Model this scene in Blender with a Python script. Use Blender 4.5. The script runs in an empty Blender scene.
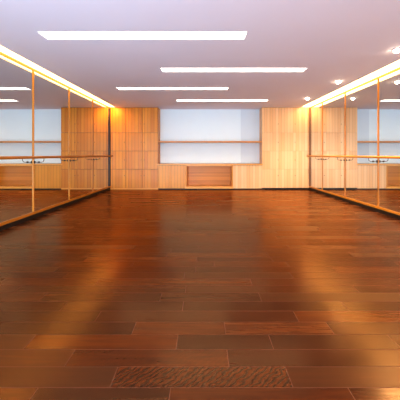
import bpy, bmesh, math, random
from mathutils import Vector
random.seed(7)
C = bpy.context.scene.collection
EYE = 1.15; H = 2.704
FR = 8.54            # cabinet front plane
BK = 8.95            # recess back wall
REAR = -2.0
LX = -3.07; RX = 3.505   # mirror planes
WL = LX-0.03; WR = RX+0.03

# ------------------------------------------------------------------ helpers
class MB:
    def __init__(s): s.bm = bmesh.new()
    def box(s, x0, x1, y0, y1, z0, z1, bev=0.0):
        b = bmesh.new()
        bmesh.ops.create_cube(b, size=1)
        for v in b.verts:
            v.co = Vector(((x0+x1)/2+v.co.x*(x1-x0), (y0+y1)/2+v.co.y*(y1-y0), (z0+z1)/2+v.co.z*(z1-z0)))
        if bev: bmesh.ops.bevel(b, geom=b.edges[:], offset=bev, segments=2, affect='EDGES', profile=0.5)
        s.add(b); return s
    def add(s, b):
        m = bpy.data.meshes.new('t'); b.to_mesh(m); b.free(); s.bm.from_mesh(m); bpy.data.meshes.remove(m)
    def tube(s, pts, r, n=14, cap=True):
        b = bmesh.new(); pts = [Vector(p) for p in pts]; rings = []
        up = None
        for i, p in enumerate(pts):
            t = (pts[min(i+1, len(pts)-1)]-pts[max(i-1, 0)]).normalized()
            if up is None:
                up = Vector((0,0,1)) if abs(t.z) < .9 else Vector((0,1,0))
            a = t.cross(up).normalized(); c = a.cross(t).normalized(); up = c
            rr = r[i] if isinstance(r, (list, tuple)) else r
            rings.append([b.verts.new(p+(a*math.cos(2*math.pi*k/n)+c*math.sin(2*math.pi*k/n))*rr) for k in range(n)])
        for q, w in zip(rings, rings[1:]):
            for k in range(n): b.faces.new((q[k], q[(k+1)%n], w[(k+1)%n], w[k]))
        if cap: b.faces.new(rings[0][::-1]); b.faces.new(rings[-1])
        for f in b.faces: f.smooth = len(f.verts) == 4
        s.add(b); return s
    def lathe(s, prof, cx, cy, n=28, closed=False):
        b = bmesh.new(); rings = []
        for r, z in prof:
            rings.append([b.verts.new((cx+r*math.cos(2*math.pi*k/n), cy+r*math.sin(2*math.pi*k/n), z)) for k in range(n)] if r > 1e-6 else [b.verts.new((cx,cy,z))])
        pairs = list(zip(rings, rings[1:]))
        if closed: pairs.append((rings[-1], rings[0]))
        for q, w in pairs:
            for k in range(n):
                k2 = (k+1)%n
                if len(q) == 1: f = b.faces.new((q[0], w[k2], w[k]))
                elif len(w) == 1: f = b.faces.new((q[k], q[k2], w[0]))
                else: f = b.faces.new((q[k], q[k2], w[k2], w[k]))
                f.smooth = True
        s.add(b); return s
    def build(s, name, mat, parent=None, off=None):
        bmesh.ops.recalc_face_normals(s.bm, faces=s.bm.faces[:])
        o = Vector(off) if off is not None else (root_pos(parent) if parent else Vector((0,0,0)))
        bmesh.ops.translate(s.bm, verts=s.bm.verts[:], vec=-o)
        me = bpy.data.meshes.new(name); s.bm.to_mesh(me); s.bm.free()
        me.materials.append(mat)
        ob = bpy.data.objects.new(name, me); C.objects.link(ob)
        if parent: ob.parent = parent
        else: ob.location = o
        return ob
def root_pos(p):
    v = Vector((0,0,0))
    while p: v += p.location; p = p.parent
    return v
def tag(o, label, cat, group=None):
    o['label'] = label; o['category'] = cat
    if group: o['group'] = group
    return o
def thing(name, label, cat, loc, group=None):
    o = bpy.data.objects.new(name, None); C.objects.link(o); o.location = loc; o.empty_display_size = .1
    return tag(o, label, cat, group)
def dup(root, loc, label):
    r = root.copy(); C.objects.link(r); r.location = loc; r['label'] = label
    for ch in list(root.children):
        c = ch.copy(); C.objects.link(c); c.parent = r
        for g in ch.children:
            d = g.copy(); C.objects.link(d); d.parent = c
    return r
def struct(name, mb, mat):
    o = mb.build(name, mat); o['kind'] = 'structure'; return o

# ------------------------------------------------------------------ materials
def srgb(r, g, b):
    f = lambda c: (c/255/12.92 if c/255 <= .04045 else ((c/255+.055)/1.055)**2.4)
    return (f(r), f(g), f(b), 1)
def new_mat(name):
    m = bpy.data.materials.new(name); m.use_nodes = True
    nt = m.node_tree; return m, nt, nt.nodes['Principled BSDF']
def N(nt, t, **kw):
    n = nt.nodes.new(t)
    for k, v in kw.items(): setattr(n, k, v)
    return n
def math_(nt, op, a, b=None):
    n = N(nt, 'ShaderNodeMath', operation=op)
    for i, v in enumerate((a, b)):
        if v is None: continue
        if isinstance(v, (int, float)): n.inputs[i].default_value = v
        else: nt.links.new(v, n.inputs[i])
    return n.outputs[0]
def mixc(nt, fac, a, b, bt='MIX'):
    n = N(nt, 'ShaderNodeMix', data_type='RGBA', blend_type=bt)
    for sock, v in ((n.inputs['Factor'], fac), (n.inputs[6], a), (n.inputs[7], b)):
        if isinstance(v, (int, float)): sock.default_value = v
        elif isinstance(v, tuple): sock.default_value = v
        else: nt.links.new(v, sock)
    return n.outputs[2]
def plain(name, col, rough=.5, metal=0, noise=0.0, nscale=3):
    m, nt, p = new_mat(name)
    p.inputs['Roughness'].default_value = rough; p.inputs['Metallic'].default_value = metal
    tc = N(nt, 'ShaderNodeTexCoord'); nz = N(nt, 'ShaderNodeTexNoise'); nz.inputs['Scale'].default_value = nscale
    nt.links.new(tc.outputs['Object'], nz.inputs['Vector'])
    dark = tuple(c*(1-noise) for c in col[:3])+(1,)
    nt.links.new(mixc(nt, nz.outputs['Fac'], col, dark), p.inputs['Base Color'])
    return m
def emis(name, col, strength):
    m, nt, p = new_mat(name)
    p.inputs['Base Color'].default_value = (.8,.8,.8,1)
    p.inputs['Emission Color'].default_value = col; p.inputs['Emission Strength'].default_value = strength
    return m
def veneer(name, light, dark, boards=0.105, horiz=False, rough=.38, groove=.55, var=1.0):
    """wood veneer of narrow boards: vertical (or horizontal) strips of changing tone with fine dark joints and grain"""
    m, nt, p = new_mat(name); L = nt.links
    geo = N(nt, 'ShaderNodeNewGeometry'); oi = N(nt, 'ShaderNodeObjectInfo')
    sep = N(nt, 'ShaderNodeSeparateXYZ'); L.new(geo.outputs['Position'], sep.inputs[0])
    across = sep.outputs['Z'] if horiz else math_(nt, 'ADD', sep.outputs['X'], sep.outputs['Y'])
    q = math_(nt, 'DIVIDE', across, boards); fl = math_(nt, 'FLOOR', q); fr = math_(nt, 'FRACT', q)
    wn = N(nt, 'ShaderNodeTexWhiteNoise', noise_dimensions='2D'); cmb = N(nt, 'ShaderNodeCombineXYZ')
    L.new(fl, cmb.inputs[0]); L.new(math_(nt, 'MULTIPLY', oi.outputs['Random'], 37.0), cmb.inputs[1]); L.new(cmb.outputs[0], wn.inputs['Vector'])
    mp = N(nt, 'ShaderNodeMapping'); mp.inputs['Scale'].default_value = (1.2, 1.2, 60) if horiz else (60, 60, 1.2)
    L.new(geo.outputs['Position'], mp.inputs['Vector'])
    g = N(nt, 'ShaderNodeTexNoise'); g.inputs['Scale'].default_value = 1.0; g.inputs['Detail'].default_value = 3
    L.new(mp.outputs[0], g.inputs['Vector'])
    fac = math_(nt, 'ADD', math_(nt, 'MULTIPLY', wn.outputs['Value'], .55*var), math_(nt, 'MULTIPLY', g.outputs['Fac'], .55))
    col = mixc(nt, fac, light, dark)
    line = math_(nt, 'MULTIPLY', math_(nt, 'LESS_THAN', fr, .09), groove)
    col = mixc(nt, line, col, tuple(c*.35 for c in dark[:3])+(1,))
    L.new(col, p.inputs['Base Color']); p.inputs['Roughness'].default_value = rough
    bp = N(nt, 'ShaderNodeBump'); bp.inputs['Strength'].default_value = .25; bp.inputs['Distance'].default_value = .003
    L.new(math_(nt, 'SUBTRACT', 1.0, line), bp.inputs['Height']); L.new(bp.outputs[0], p.inputs['Normal'])
    return m

M = {}
M['ven_L'] = veneer('amber-lit veneer', srgb(230,156,44), srgb(198,114,16), groove=.75)  # same wood as the right; warm cove light is put into the colour
M['ven_M'] = veneer('honey veneer', srgb(236,166,60), srgb(214,134,32), boards=.1)
M['ven_R'] = veneer('brightly lit veneer', srgb(246,206,158), srgb(230,174,116), boards=.095)  # same wood made paler: brighter light on the right side, as colour
M['ven_H'] = veneer('niche veneer', srgb(226,150,44), srgb(184,110,16), boards=.055, horiz=True, groove=.3)
M['edge'] = veneer('oak edging', srgb(244,184,96), srgb(226,156,70), boards=5, groove=0)
M['edge_d'] = veneer('oak shelf edging', srgb(224,156,80), srgb(200,128,56), boards=5, groove=0)
M['carc'] = plain('cabinet carcass', srgb(96,58,26), .6, noise=.2)  # also colours the sheet that paints shade into the left door gaps
M['gap_R'] = plain('right gap shade', srgb(184,132,80), .6, noise=.2)  # milder painted shade for the right cabinets' door gaps
M['toe'] = plain('dark plinth', srgb(26,17,12), .5, noise=.3)
M['lock'] = plain('dark keyhole metal', srgb(70,50,35), .35, .6)
M['white'] = plain('white wall paint', srgb(230,244,248), .55, noise=.03)
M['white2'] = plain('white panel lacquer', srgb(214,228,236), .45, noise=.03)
M['ceil'] = plain('ceiling paint', srgb(240,232,240), .8, noise=.05, nscale=.6)
M['wall'] = plain('wall paint', srgb(205,200,196), .7, noise=.05)
M['alu'] = plain('white light housing', srgb(235,235,232), .4, .0)
M['steel'] = plain('bracket metal', srgb(72,62,54), .35, .8)
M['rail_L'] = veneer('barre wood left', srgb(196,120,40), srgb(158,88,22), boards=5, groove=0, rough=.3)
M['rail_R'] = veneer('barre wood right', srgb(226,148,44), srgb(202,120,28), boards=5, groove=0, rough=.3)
M['frame'] = veneer('mirror frame wood', srgb(212,142,44), srgb(180,106,22), boards=5, groove=0, rough=.35)
M['post_L'] = plain('shaded corner post', srgb(58,28,8), .5, noise=.3)  # frame post in shadow; the shade is put into its colour
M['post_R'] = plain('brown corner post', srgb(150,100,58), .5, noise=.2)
m, nt, p = new_mat('mirror glass')
p.inputs['Metallic'].default_value = 1; p.inputs['Roughness'].default_value = 0.0
p.inputs['Base Color'].default_value = (.77,.81,.81,1); M['mirror'] = m
M['lamp'] = emis('linear light diffuser', (1,.92,.78,1), 3.2)
M['cove_L'] = emis('amber cove diffuser', (1,.64,.20,1), 3.4)
M['cove_R'] = emis('warm cove diffuser', (1,.70,.28,1), 3.6)
M['bulb'] = emis('downlight lens', (1,.84,.60,1), 24)
# floor
m, nt, p = new_mat('dark plank floor'); L = nt.links
at = N(nt, 'ShaderNodeAttribute', attribute_name='tone'); sc = N(nt, 'ShaderNodeSeparateColor'); L.new(at.outputs['Color'], sc.inputs[0])
tc = N(nt, 'ShaderNodeTexCoord')
off = N(nt, 'ShaderNodeCombineXYZ'); L.new(math_(nt, 'MULTIPLY', sc.outputs[1], 50.0), off.inputs[0]); L.new(math_(nt, 'MULTIPLY', sc.outputs[0], 31.0), off.inputs[2])
va = N(nt, 'ShaderNodeVectorMath', operation='ADD'); L.new(tc.outputs['Object'], va.inputs[0]); L.new(off.outputs[0], va.inputs[1])
mp = N(nt, 'ShaderNodeMapping'); mp.inputs['Scale'].default_value = (2.2, 34, 1); L.new(va.outputs[0], mp.inputs['Vector'])
g = N(nt, 'ShaderNodeTexNoise'); g.inputs['Scale'].default_value = 1; g.inputs['Detail'].default_value = 5; g.inputs['Distortion'].default_value = .8; L.new(mp.outputs[0], g.inputs['Vector'])
cl = N(nt, 'ShaderNodeTexNoise'); cl.inputs['Scale'].default_value = 1.1; cl.inputs['Detail'].default_value = 2; L.new(tc.outputs['Object'], cl.inputs['Vector'])
wv = N(nt, 'ShaderNodeTexWave', wave_type='BANDS', bands_direction='X'); wv.inputs['Scale'].default_value = 6; wv.inputs['Distortion'].default_value = 7; wv.inputs['Detail'].default_value = 3; wv.inputs['Detail Scale'].default_value = 1.6
mp2 = N(nt, 'ShaderNodeMapping'); mp2.inputs['Scale'].default_value = (1.6, 3.2, 1); mp2.inputs['Rotation'].default_value = (0,0,.5); L.new(va.outputs[0], mp2.inputs['Vector']); L.new(mp2.outputs[0], wv.inputs['Vector'])
fac = math_(nt, 'ADD', math_(nt, 'MULTIPLY', sc.outputs[0], .55), math_(nt, 'MULTIPLY', g.outputs['Fac'], .60))
ramp = N(nt, 'ShaderNodeValToRGB'); L.new(fac, ramp.inputs[0])
cr = ramp.color_ramp; cr.elements[0].position = .08; cr.elements[0].color = srgb(36,11,4); cr.elements[1].position = .95; cr.elements[1].color = srgb(114,48,3)
e = cr.elements.new(.5); e.color = srgb(70,25,5)
wf = math_(nt, 'MULTIPLY', math_(nt, 'MULTIPLY', math_(nt, 'POWER', wv.outputs['Fac'], 1.3), sc.outputs[2]), .95)
col = mixc(nt, wf, ramp.outputs[0], srgb(44,20,10))
L.new(col, p.inputs['Base Color'])
rg = math_(nt, 'ADD', math_(nt, 'MULTIPLY', sc.outputs[1], .10), math_(nt, 'MULTIPLY', g.outputs['Fac'], .10))
L.new(math_(nt, 'ADD', rg, .16), p.inputs['Roughness'])
p.inputs['Specular IOR Level'].default_value = .7
p.inputs['Specular Tint'].default_value = (1,.60,.30,1)
bp = N(nt, 'ShaderNodeBump'); bp.inputs['Strength'].default_value = .12; bp.inputs['Distance'].default_value = .004
L.new(math_(nt, 'ADD', g.outputs['Fac'], math_(nt, 'MULTIPLY', sc.outputs[1], .3)), bp.inputs['Height']); L.new(bp.outputs[0], p.inputs['Normal'])
gl = N(nt, 'ShaderNodeBsdfGlossy'); gl.inputs['Color'].default_value = (1,.62,.32,1)
L.new(math_(nt, 'ADD', rg, .16), gl.inputs['Roughness']); L.new(bp.outputs[0], gl.inputs['Normal'])
fr = N(nt, 'ShaderNodeFresnel'); fr.inputs['IOR'].default_value = 1.72
ms = N(nt, 'ShaderNodeMixShader'); L.new(math_(nt, 'MULTIPLY', fr.outputs[0], 1.0), ms.inputs[0]); L.new(p.outputs[0], ms.inputs[1]); L.new(gl.outputs[0], ms.inputs[2])
p.inputs['Specular IOR Level'].default_value = 0.0
L.new(ms.outputs[0], nt.nodes['Material Output'].inputs['Surface'])
M['floor'] = m
M['seam'] = plain('plank joint', srgb(128,70,36), .5, noise=.4, nscale=1.5)

# ------------------------------------------------------------------ setting
# plank floor: one mesh, every plank a face with its own tone
PW = .1255; Z0 = 1.283 - 30*PW
fixed = {1.1575: [169, 355, 30], 1.283: [114, 289], 1.404: [70, 228], 1.529: [30, 177, 271], 1.656: [134, 225, -20, 330], 1.782: [98, 296], 1.907: [64, 183, 345]}
keys = sorted(fixed)
bm = bmesh.new(); lay = bm.loops.layers.color.new('tone')
def quad(x0, x1, y0, y1, z, c, mi):
    f = bm.faces.new([bm.verts.new(v) for v in ((x0,y0,z),(x1,y0,z),(x1,y1,z),(x0,y1,z))]); f.material_index = mi
    for l in f.loops: l[lay] = c
y = REAR; r = random.Random(3)
row = math.floor((REAR-1.283)/PW)
while 1.283+row*PW < BK:
    y0 = 1.283+row*PW; y1 = y0+PW; ym = (y0+y1)/2; S = .0045
    if -1 <= row <= 5:
        px = fixed[keys[row+1]]; xs = [(q-203)*ym/260 for q in px]
    else: xs = [r.uniform(-.5,.5)]
    xs = sorted(xs)
    while xs[0] > WL: xs.insert(0, xs[0]-r.uniform(.75,1.5))
    while xs[-1] < WR: xs.append(xs[-1]+r.uniform(.75,1.5))
    for a, b in zip(xs, xs[1:]):
        a2, b2 = max(a+S/2, WL), min(b-S/2, WR)
        if b2 <= a2: continue
        fig = r.random()**4*.5
        if row == 0 and abs(a-(114-203)*ym/260) < .02: fig = 1
        quad(a2, b2, max(y0+S/2, REAR), min(y1-S/2, BK), 0, (r.random()*.65+.2, r.random(), fig, 1), 0)
    row += 1
quad(WL, WR, REAR, BK, -.0008, (0,0,0,1), 1)
me = bpy.data.meshes.new('floor'); bm.to_mesh(me); bm.free(); me.materials.append(M['floor']); me.materials.append(M['seam'])
fl = bpy.data.objects.new('floor', me); C.objects.link(fl); fl['kind'] = 'structure'
sub = MB().box(WL-.1, WR+.1, REAR-.1, BK+.1, -.15, -.002); 
o = sub.build('floor_base', M['toe']); o['kind'] = 'structure'

# linear ceiling lights: openings (x0, x1, y0, y1)
WLI = .22
lights = [(-2.10,.56,3.285), (-.765,1.88,4.67), (-2.02,.59,6.02), (-.76,1.87,7.39), (-.78,1.89,1.9), (-2.11,.56,.5)]
CL, CRr = -2.885, 3.225        # room-side edges of the cove slots
holes = [(a, b, c, c+WLI) for a, b, c in lights] + [(WL, CL, REAR, FR), (CRr, WR, REAR, FR)]
xs = sorted({WL, WR} | {h[0] for h in holes} | {h[1] for h in holes}); ys = sorted({REAR, BK} | {h[2] for h in holes} | {h[3] for h in holes})
mb = MB(); T = .10; vd = {}
b = bmesh.new()
for i in range(len(xs)-1):
    for j in range(len(ys)-1):
        xm, ym = (xs[i]+xs[i+1])/2, (ys[j]+ys[j+1])/2
        if any(h[0] < xm < h[1] and h[2] < ym < h[3] for h in holes): continue
        vv = []
        for (u, v) in ((i,j),(i+1,j),(i+1,j+1),(i,j+1)):
            if (u,v) not in vd: vd[(u,v)] = b.verts.new((xs[u], ys[v], H))
            vv.append(vd[(u,v)])
        b.faces.new(vv)
ex = bmesh.ops.extrude_face_region(b, geom=b.faces[:])
bmesh.ops.translate(b, verts=[v for v in ex['geom'] if isinstance(v, bmesh.types.BMVert)], vec=(0,0,T))
mb.add(b)
struct('ceiling', mb, M['ceil'])
struct('ceiling_slab', MB().box(WL-.1, WR+.1, REAR-.1, BK+.1, H+T+.04, H+T+.2), M['wall'])

struct('wall_left', MB().box(WL-.1, WL, REAR, BK, 0, H+T+.04), M['wall'])
struct('wall_right', MB().box(WR, WR+.1, REAR, BK, 0, H+T+.04), M['wall'])
struct('wall_back', MB().box(WL-.1, WR+.1, BK, BK+.12, 0, H+T+.04), M['white'])
wx0, wx1, wz0, wz1 = -2.7, 1.6, .35, 2.45
struct('wall_rear', MB().box(WL-.1, wx0, REAR-.12, REAR, 0, H+T+.04).box(wx1, WR+.1, REAR-.12, REAR, 0, H+T+.04)
       .box(wx0, wx1, REAR-.12, REAR, 0, wz0).box(wx0, wx1, REAR-.12, REAR, wz1, H+T+.04), M['wall'])
w = MB()
for k in range(4):
    xx = wx0+(wx1-wx0)*k/3; w.box(max(wx0, xx-.03), min(wx1, xx+.03), REAR-.09, REAR-.03, wz0, wz1)
w.box(wx0, wx1, REAR-.09, REAR-.03, wz0, wz0+.05).box(wx0, wx1, REAR-.09, REAR-.03, wz1-.05, wz1)
struct('window_1', w, M['alu'])
# slightly greyer white panel at the right end of the recess
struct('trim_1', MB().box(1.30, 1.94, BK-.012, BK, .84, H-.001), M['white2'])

# ------------------------------------------------------------------ mirrors
def mirror_wall(side, plane, muls, wall, post_mat, words):
    s = 1 if side == 'left' else -1            # direction into the room
    X = lambda a, b: (min(plane+s*a, plane+s*b), max(plane+s*a, plane+s*b))
    fr = thing('mirror_frame', 'slim orange-brown wooden frame of the %s mirror wall with black plinth below' % side, 'frame', (plane, 3.3, 0), 'mirror frames')
    MB().box(*X(-.03,.030), REAR, FR-.002, 0, .066).build('plinth', M['toe'], fr)
    MB().box(*X(-.03,.014), REAR, FR-.002, .0665, .112, .003).build('bottom_rail', M['frame'], fr)
    MB().box(*X(-.03,.014), REAR, FR-.002, 2.664, H-.003, .002).build('top_rail', M['frame'], fr)
    for ym in muls:
        MB().box(*X(.0005,.014), ym-.012, ym+.012, .1125, 2.6635, .002).build('mullion', M['frame'], fr)
    MB().box(*X(-.03,.036), FR-.035, FR-.003, .1125, 2.6635, .003).build('corner_post', post_mat, fr)
    e = sorted([REAR+.002]+list(muls)+[FR-.036])
    for i, (a, b2) in enumerate(zip(e, e[1:])):
        t = MB().box(*X(-.008,0), a+.001, b2-.001, .113, 2.663).build('wall_mirror', M['mirror'], None, (plane, a, .113))
        tag(t, words[i], 'mirror', '%s wall mirror panels' % side)
    return fr
mulL = [.89, 2.16, 3.43, 4.70, 5.96, 7.24]
mulR = [.31, 1.53, 2.75, 3.97, 5.197, 6.41, 7.64]
def wordsfor(side, n):
    near = ['tall mirror panel on the %s wall nearest the back cabinets' % side,
            'tall mirror panel on the %s wall, second from the back cabinets' % side,
            'tall mirror panel on the %s wall, third from the back cabinets' % side,
            'tall mirror panel on the %s wall, cut by the photo edge' % side]
    while len(near) < n: near.append('tall mirror panel on the %s wall, out of view beside the camera, bay %s' % (side, ['one','two','three','four','five'][len(near)-4]))
    return near[::-1]
mulL = mulL[2:]; mulR = mulR[3:]
frL = mirror_wall('left', LX, mulL, WL, M['post_L'], wordsfor('left', len(mulL)+1))
frR = mirror_wall('right', RX, mulR, WR, M['post_R'], wordsfor('right', len(mulR)+1))

# ------------------------------------------------------------------ barres
def barre(side, plane, muls, mat, label):
    s = 1 if side == 'left' else -1; xr = plane+s*.20; z = 1.10; r = .0215
    t = thing('ballet_barre', label, 'barre', (xr, 3.3, 0), 'ballet barres')
    ye = 8.23
    MB().tube([(xr, REAR+.3, z), (xr, ye-.006, z), (xr, ye, z)], [r, r, r*.8], 20).build('rail', mat, t)
    for ym in muls:
        zb = z-.088; pts = [(plane+s*.0225, ym, zb), (plane+s*.15, ym, zb)]
        for k in range(1, 7):
            a = k/6*math.pi/2; pts.append((plane+s*(.15+.045*math.sin(a)), ym, zb+.045*(1-math.cos(a))))
        pts.append((plane+s*.195, ym, z-r+.002))
        bk = MB().tube(pts, .0055, 10).build('bracket', M['steel'], t)
        f = MB().tube([(plane+s*.0225, ym, zb), (plane+s*.030, ym, zb)], .024, 18)
        f.build('wall_flange', M['steel'], bk)
        kb = MB().tube([(plane+s*q, ym, zb) for q in (.083,.088,.103,.118,.123)], [.006,.014,.017,.014,.006], 14)
        kb.build('collar', M['steel'], bk)
    return t
barre('left', LX, mulL, M['rail_L'], 'brown wooden ballet barre on dark brackets in front of the left mirrors')
barre('right', RX, mulR, M['rail_R'], 'bright orange wooden ballet barre on dark brackets in front of the right mirrors')

# ------------------------------------------------------------------ cabinets
zr = [.05, .667, 1.265, 1.866, 2.698]
def lock_mb(x, z, y):
    return MB().tube([(x, y-.001, z), (x, y-.008, z), (x, y-.010, z)], [.011, .011, .007], 12)
def door(x0, x1, z0, z1, mat, parent, locks):
    gz = .0025 if mat is M['ven_R'] else .0045; gx = .0012 if mat is M['ven_R'] else .002
    d = MB().box(x0+gx, x1-gx, FR, FR+.02, z0+gz, z1-gz, .0015).build('door', mat, parent)
    for lx, lz in locks: lock_mb(lx, lz, FR).build('lock', M['lock'], d)
    return d
def tall(x0, x1, mat, label, lockx, rows=4, pl='edge'):
    t = thing('tall_cabinet', label, 'cabinet', ((x0+x1)/2, FR+.2, 0), 'tall wood cabinets')
    MB().box(x0, x1, FR+.0305, BK-.001, .05, 2.698).build('carcass', mat, t)
    MB().box(x0+.0005, x1-.0005, FR+.0205, FR+.030, .05, 2.698).build('gap_shade', M['carc'] if mat is M['ven_L'] else M['gap_R'], t)  # added dark sheet behind the doors, paints the shade in their gaps
    MB().box(x0, x1, FR+(.008 if mat is M['ven_L'] else .012), BK-.001, .008, .0495).box(x0, x1, FR+.02, BK-.001, 0, .0079).build('plinth', M['edge'] if mat is M['ven_L'] else M['toe'], t)
    for i in range(rows):
        lz = {0: .46, 1: .97, 2: 1.55, 3: 2.15}[i]
        door(x0, x1, zr[i], zr[i+1], mat, t, [(lockx, lz)] if lockx else [])
    return t
xl = [LX+.001, -2.53, -1.984, -1.475]
tall(xl[0], xl[1], M['ven_L'], 'amber-lit slatted tall cabinet in the left back corner against the mirror', xl[1]-.05)
tall(xl[1], xl[2], M['ven_L'], 'amber-lit slatted tall cabinet, middle one of the left group', xl[2]-.05)
tall(xl[2], xl[3], M['ven_L'], 'amber-lit slatted tall cabinet bordering the white recess on its left', xl[2]+.05)
xr_ = [1.94, 2.497, 3.055, RX-.001]
tall(xr_[0], xr_[1], M['ven_R'], 'brightly lit slatted tall cabinet bordering the white recess on its right', xr_[1]-.03)
tall(xr_[1], xr_[2], M['ven_R'], 'brightly lit slatted tall cabinet, middle one of the right group', xr_[2]-.03)
tall(xr_[2], xr_[3], M['ven_R'], 'brightly lit slatted tall cabinet in the right back corner against the mirror', None)
# low units under the white recess
ZT = .80
t = thing('low_cabinet', 'honey wood low cabinet with two doors, left of the open niche', 'cabinet', (-1.0, FR+.2, 0))
MB().box(-1.474, -.591, FR+.0205, BK-.001, .03, ZT).build('carcass', M['carc'], t)
MB().box(-1.474, -.576, FR+.015, BK-.001, 0, .0295).build('plinth', M['toe'], t)
for a, b2 in ((-1.474, -1.084), (-1.084, -.576)):
    door(a, b2, .03, ZT-.004, M['ven_M'], t, [])
t = thing('low_cabinet', 'brightly lit wood low cabinet with one wide front, right of the open niche', 'cabinet', (1.46, FR+.2, 0))
MB().box(1.001, 1.939, FR+.0205, BK-.001, .03, ZT).build('carcass', M['carc'], t)
MB().box(.987, 1.939, FR+.015, BK-.001, 0, .0295).build('plinth', M['toe'], t)
door(.987, 1.939, .03, ZT-.004, M['ven_R'], t, [])
t = thing('niche_unit', 'open wooden niche with horizontal grain back between the low cabinets', 'shelf unit', (.2, FR+.2, 0))
MB().box(-.535, .946, BK-.03, BK-.001, .1005, ZT).build('back_panel', M['ven_H'], t)
MB().box(-.575, -.5355, FR, BK-.001, .1005, ZT, .001).build('side_panel', M['ven_M'], t)
MB().box(.9465, .986, FR, BK-.001, .1005, ZT, .001).build('side_panel', M['ven_M'], t)
MB().box(-.535, .946, FR, BK-.031, ZT-.035, ZT, .001).build('top_panel', M['edge'], t)
MB().box(-.575, .986, FR-.0005, BK-.001, .03, .10).box(-.59, 1.0, FR-.02, FR-.001, .03, .10, .002).build('bottom_board', M['edge'], t)
MB().box(-.575, .986, FR+.015, BK-.001, 0, .0295).build('plinth', M['toe'], t)
t = MB().box(-1.474, 1.939, FR, BK-.013, ZT+.001, ZT+.041).box(-1.52, 1.96, FR-.022, FR-.001, ZT+.001, ZT+.041).build('worktop', M['edge'], None, (.2, FR+.2, ZT))
tag(t, 'long thin wooden worktop over the low cabinets and niche', 'worktop')
t = MB().box(-1.474, 1.939, FR+.01, BK-.013, 1.547, 1.59, .002).build('wall_shelf', M['edge_d'], None, (.2, FR+.2, 1.55))
tag(t, 'long thin wooden shelf across the white back recess', 'shelf')

# ------------------------------------------------------------------ lights as things
def ceiling_light(x0, x1, y0, label):
    y1 = y0+WLI; t = thing('ceiling_light', label, 'light', ((x0+x1)/2, (y0+y1)/2, H), 'linear recessed ceiling lights')
    w = .004; zt = H+T
    MB().box(x0+.001, x0+w, y0+.001, y1-.001, H-.002, zt).box(x1-w, x1-.001, y0+.001, y1-.001, H-.002, zt)\
        .box(x0+w, x1-w, y0+.001, y0+w, H-.002, zt).box(x0+w, x1-w, y1-w, y1-.001, H-.002, zt).build('housing', M['alu'], t)
    MB().box(x0+w+.001, x1-w-.001, y0+w+.001, y1-w-.001, H+.018, H+.026).build('diffuser', M['lamp'], t)
    return t
LL = ['white linear ceiling light nearest the camera, largest in view',
      'white linear ceiling light second from the camera, set toward the right',
      'thin white linear ceiling light third from the camera, set toward the left',
      'small white linear ceiling light closest to the back recess']
first = None
for (x0, x1, y0), lab in zip(lights[:4], LL): ceiling_light(x0, x1, y0, lab)
for (x0, x1, y0), lab in zip(lights[4:], ['white linear ceiling light above the camera position, out of view', 'white linear ceiling light behind the camera position, out of view']):
    ceiling_light(x0, x1, y0, lab)
def cove(x0, x1, label, mat):
    t = thing('cove_light', label, 'light', ((x0+x1)/2, 3.3, H), 'cove light strips')
    MB().box(x0+.001, x1-.001, REAR+.001, FR-.001, H+T+.01, H+T+.035).build('channel', M['alu'], t)
    MB().box(x0+.004, x1-.004, REAR+.004, FR-.004, H+.022, H+.03).build('diffuser', mat, t)
cove(WL, CL, 'warm glowing cove strip along the ceiling above the left mirrors', M['cove_L'])
cove(CRr, WR, 'warm glowing cove strip along the ceiling above the right mirrors', M['cove_R'])
def downlight(loc, label):
    t = thing('downlight', label, 'light', loc, 'round ceiling downlights')
    x, y, z = loc
    MB().lathe([(.050,z-.001),(.064,z-.001),(.062,z-.008),(.053,z-.010)], x, y, closed=True).build('bezel', M['alu'], t)
    n = 8
    MB().lathe([(0.046*math.cos(k/n*math.pi/2), z-.003-.047*math.sin(k/n*math.pi/2)) for k in range(n)]+[(0,z-.05)], x, y).build('lens', M['bulb'], t)
    return t
DL = ['bright round downlight in the ceiling at the right photo edge, nearest the camera', 'round downlight in the ceiling, middle one beside the right cove', 'small round downlight in the ceiling closest to the brightly lit right cabinets']
d0 = downlight((2.875, 3.85, H), DL[0])
for yy, lab in ((5.53, DL[1]), (7.17, DL[2])): dup(d0, (2.875, yy, H), lab)
def lamp(name, typ, loc, energy, col, rot=(0,0,0), **kw):
    l = bpy.data.lights.new(name, typ); l.energy = energy; l.color = col
    for k, v in kw.items(): setattr(l, k, v)
    o = bpy.data.objects.new(name, l); C.objects.link(o); o.location = loc; o.rotation_euler = rot; return o
for yy in (.55, 2.2, 3.85, 5.53, 7.17):
    lamp('downlight_beam', 'SPOT', (2.875, yy, H-.06), 110, (1,.8,.55), spot_size=math.radians(120), spot_blend=.8, shadow_soft_size=.05)
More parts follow.
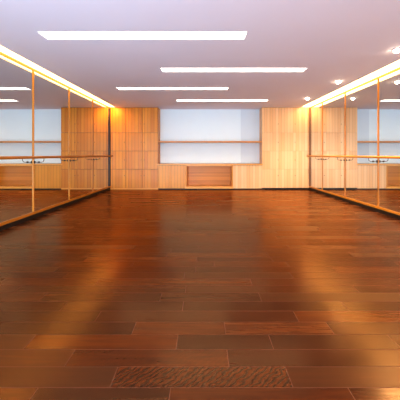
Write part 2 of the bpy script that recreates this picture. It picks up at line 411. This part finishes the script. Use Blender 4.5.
lamp('cove_glow_boost', 'SPOT', (-2.93, 8.15, H-.01), 16, (1,.50,.06), (math.radians(28),0,0), spot_size=math.radians(150), spot_blend=1, shadow_soft_size=.012)  # added spot, strengthens the orange cove glow on the left cabinets
lamp('cove_glow_boost', 'SPOT', (3.32, 8.15, H-.01), 4, (1,.68,.38), (math.radians(28),0,0), spot_size=math.radians(150), spot_blend=1, shadow_soft_size=.012)  # added spot, weaker glow boost at the right cove's end
lamp('ceiling_fill', 'AREA', (-2.0, -1.2, .3), 54, (.58,.76,1), (math.radians(111),0,math.radians(-12)), shape='RECTANGLE', size=1.6, size_y=.6, spread=math.radians(115))  # added fill without a fixture, brightens the ceiling in a cool tone
lamp('ceiling_fill', 'AREA', (1.2, -1.6, .3), 24, (1,.86,.86), (math.radians(106),0,math.radians(4)), shape='RECTANGLE', size=1.6, size_y=.6, spread=math.radians(110))  # second added fill, gives the right of the ceiling a pinkish tone
lamp('window_daylight', 'AREA', (-.55, REAR+.02, 1.5), 75, (.58,.80,1), (math.radians(100),0,0), shape='RECTANGLE', size=4.2, size_y=2.0)

wd = bpy.data.worlds.new('World'); bpy.context.scene.world = wd; wd.use_nodes = True
wd.node_tree.nodes['Background'].inputs[0].default_value = (.5,.68,1,1); wd.node_tree.nodes['Background'].inputs[1].default_value = 1.0

# ------------------------------------------------------------------ camera
cam = bpy.data.cameras.new('camera'); co = bpy.data.objects.new('camera', cam); C.objects.link(co)
co.location = (0, 0, EYE); co.rotation_euler = (math.radians(90), 0, 0)
cam.sensor_width = 36; cam.lens = 36*260/400; cam.shift_x = -3/400; cam.shift_y = -45.5/400; cam.clip_start = .05
sc = bpy.context.scene; sc.camera = co
sc.view_settings.view_transform = 'Standard'; sc.view_settings.look = 'None'; sc.view_settings.exposure = 1.0; sc.view_settings.gamma = 0.86
sc.cycles.max_bounces = 10; sc.cycles.diffuse_bounces = 5; sc.cycles.glossy_bounces = 6
sc.cycles.sample_clamp_indirect = 4; sc.cycles.caustics_reflective = True; sc.cycles.blur_glossy = .5
sc.cycles.use_denoising = True
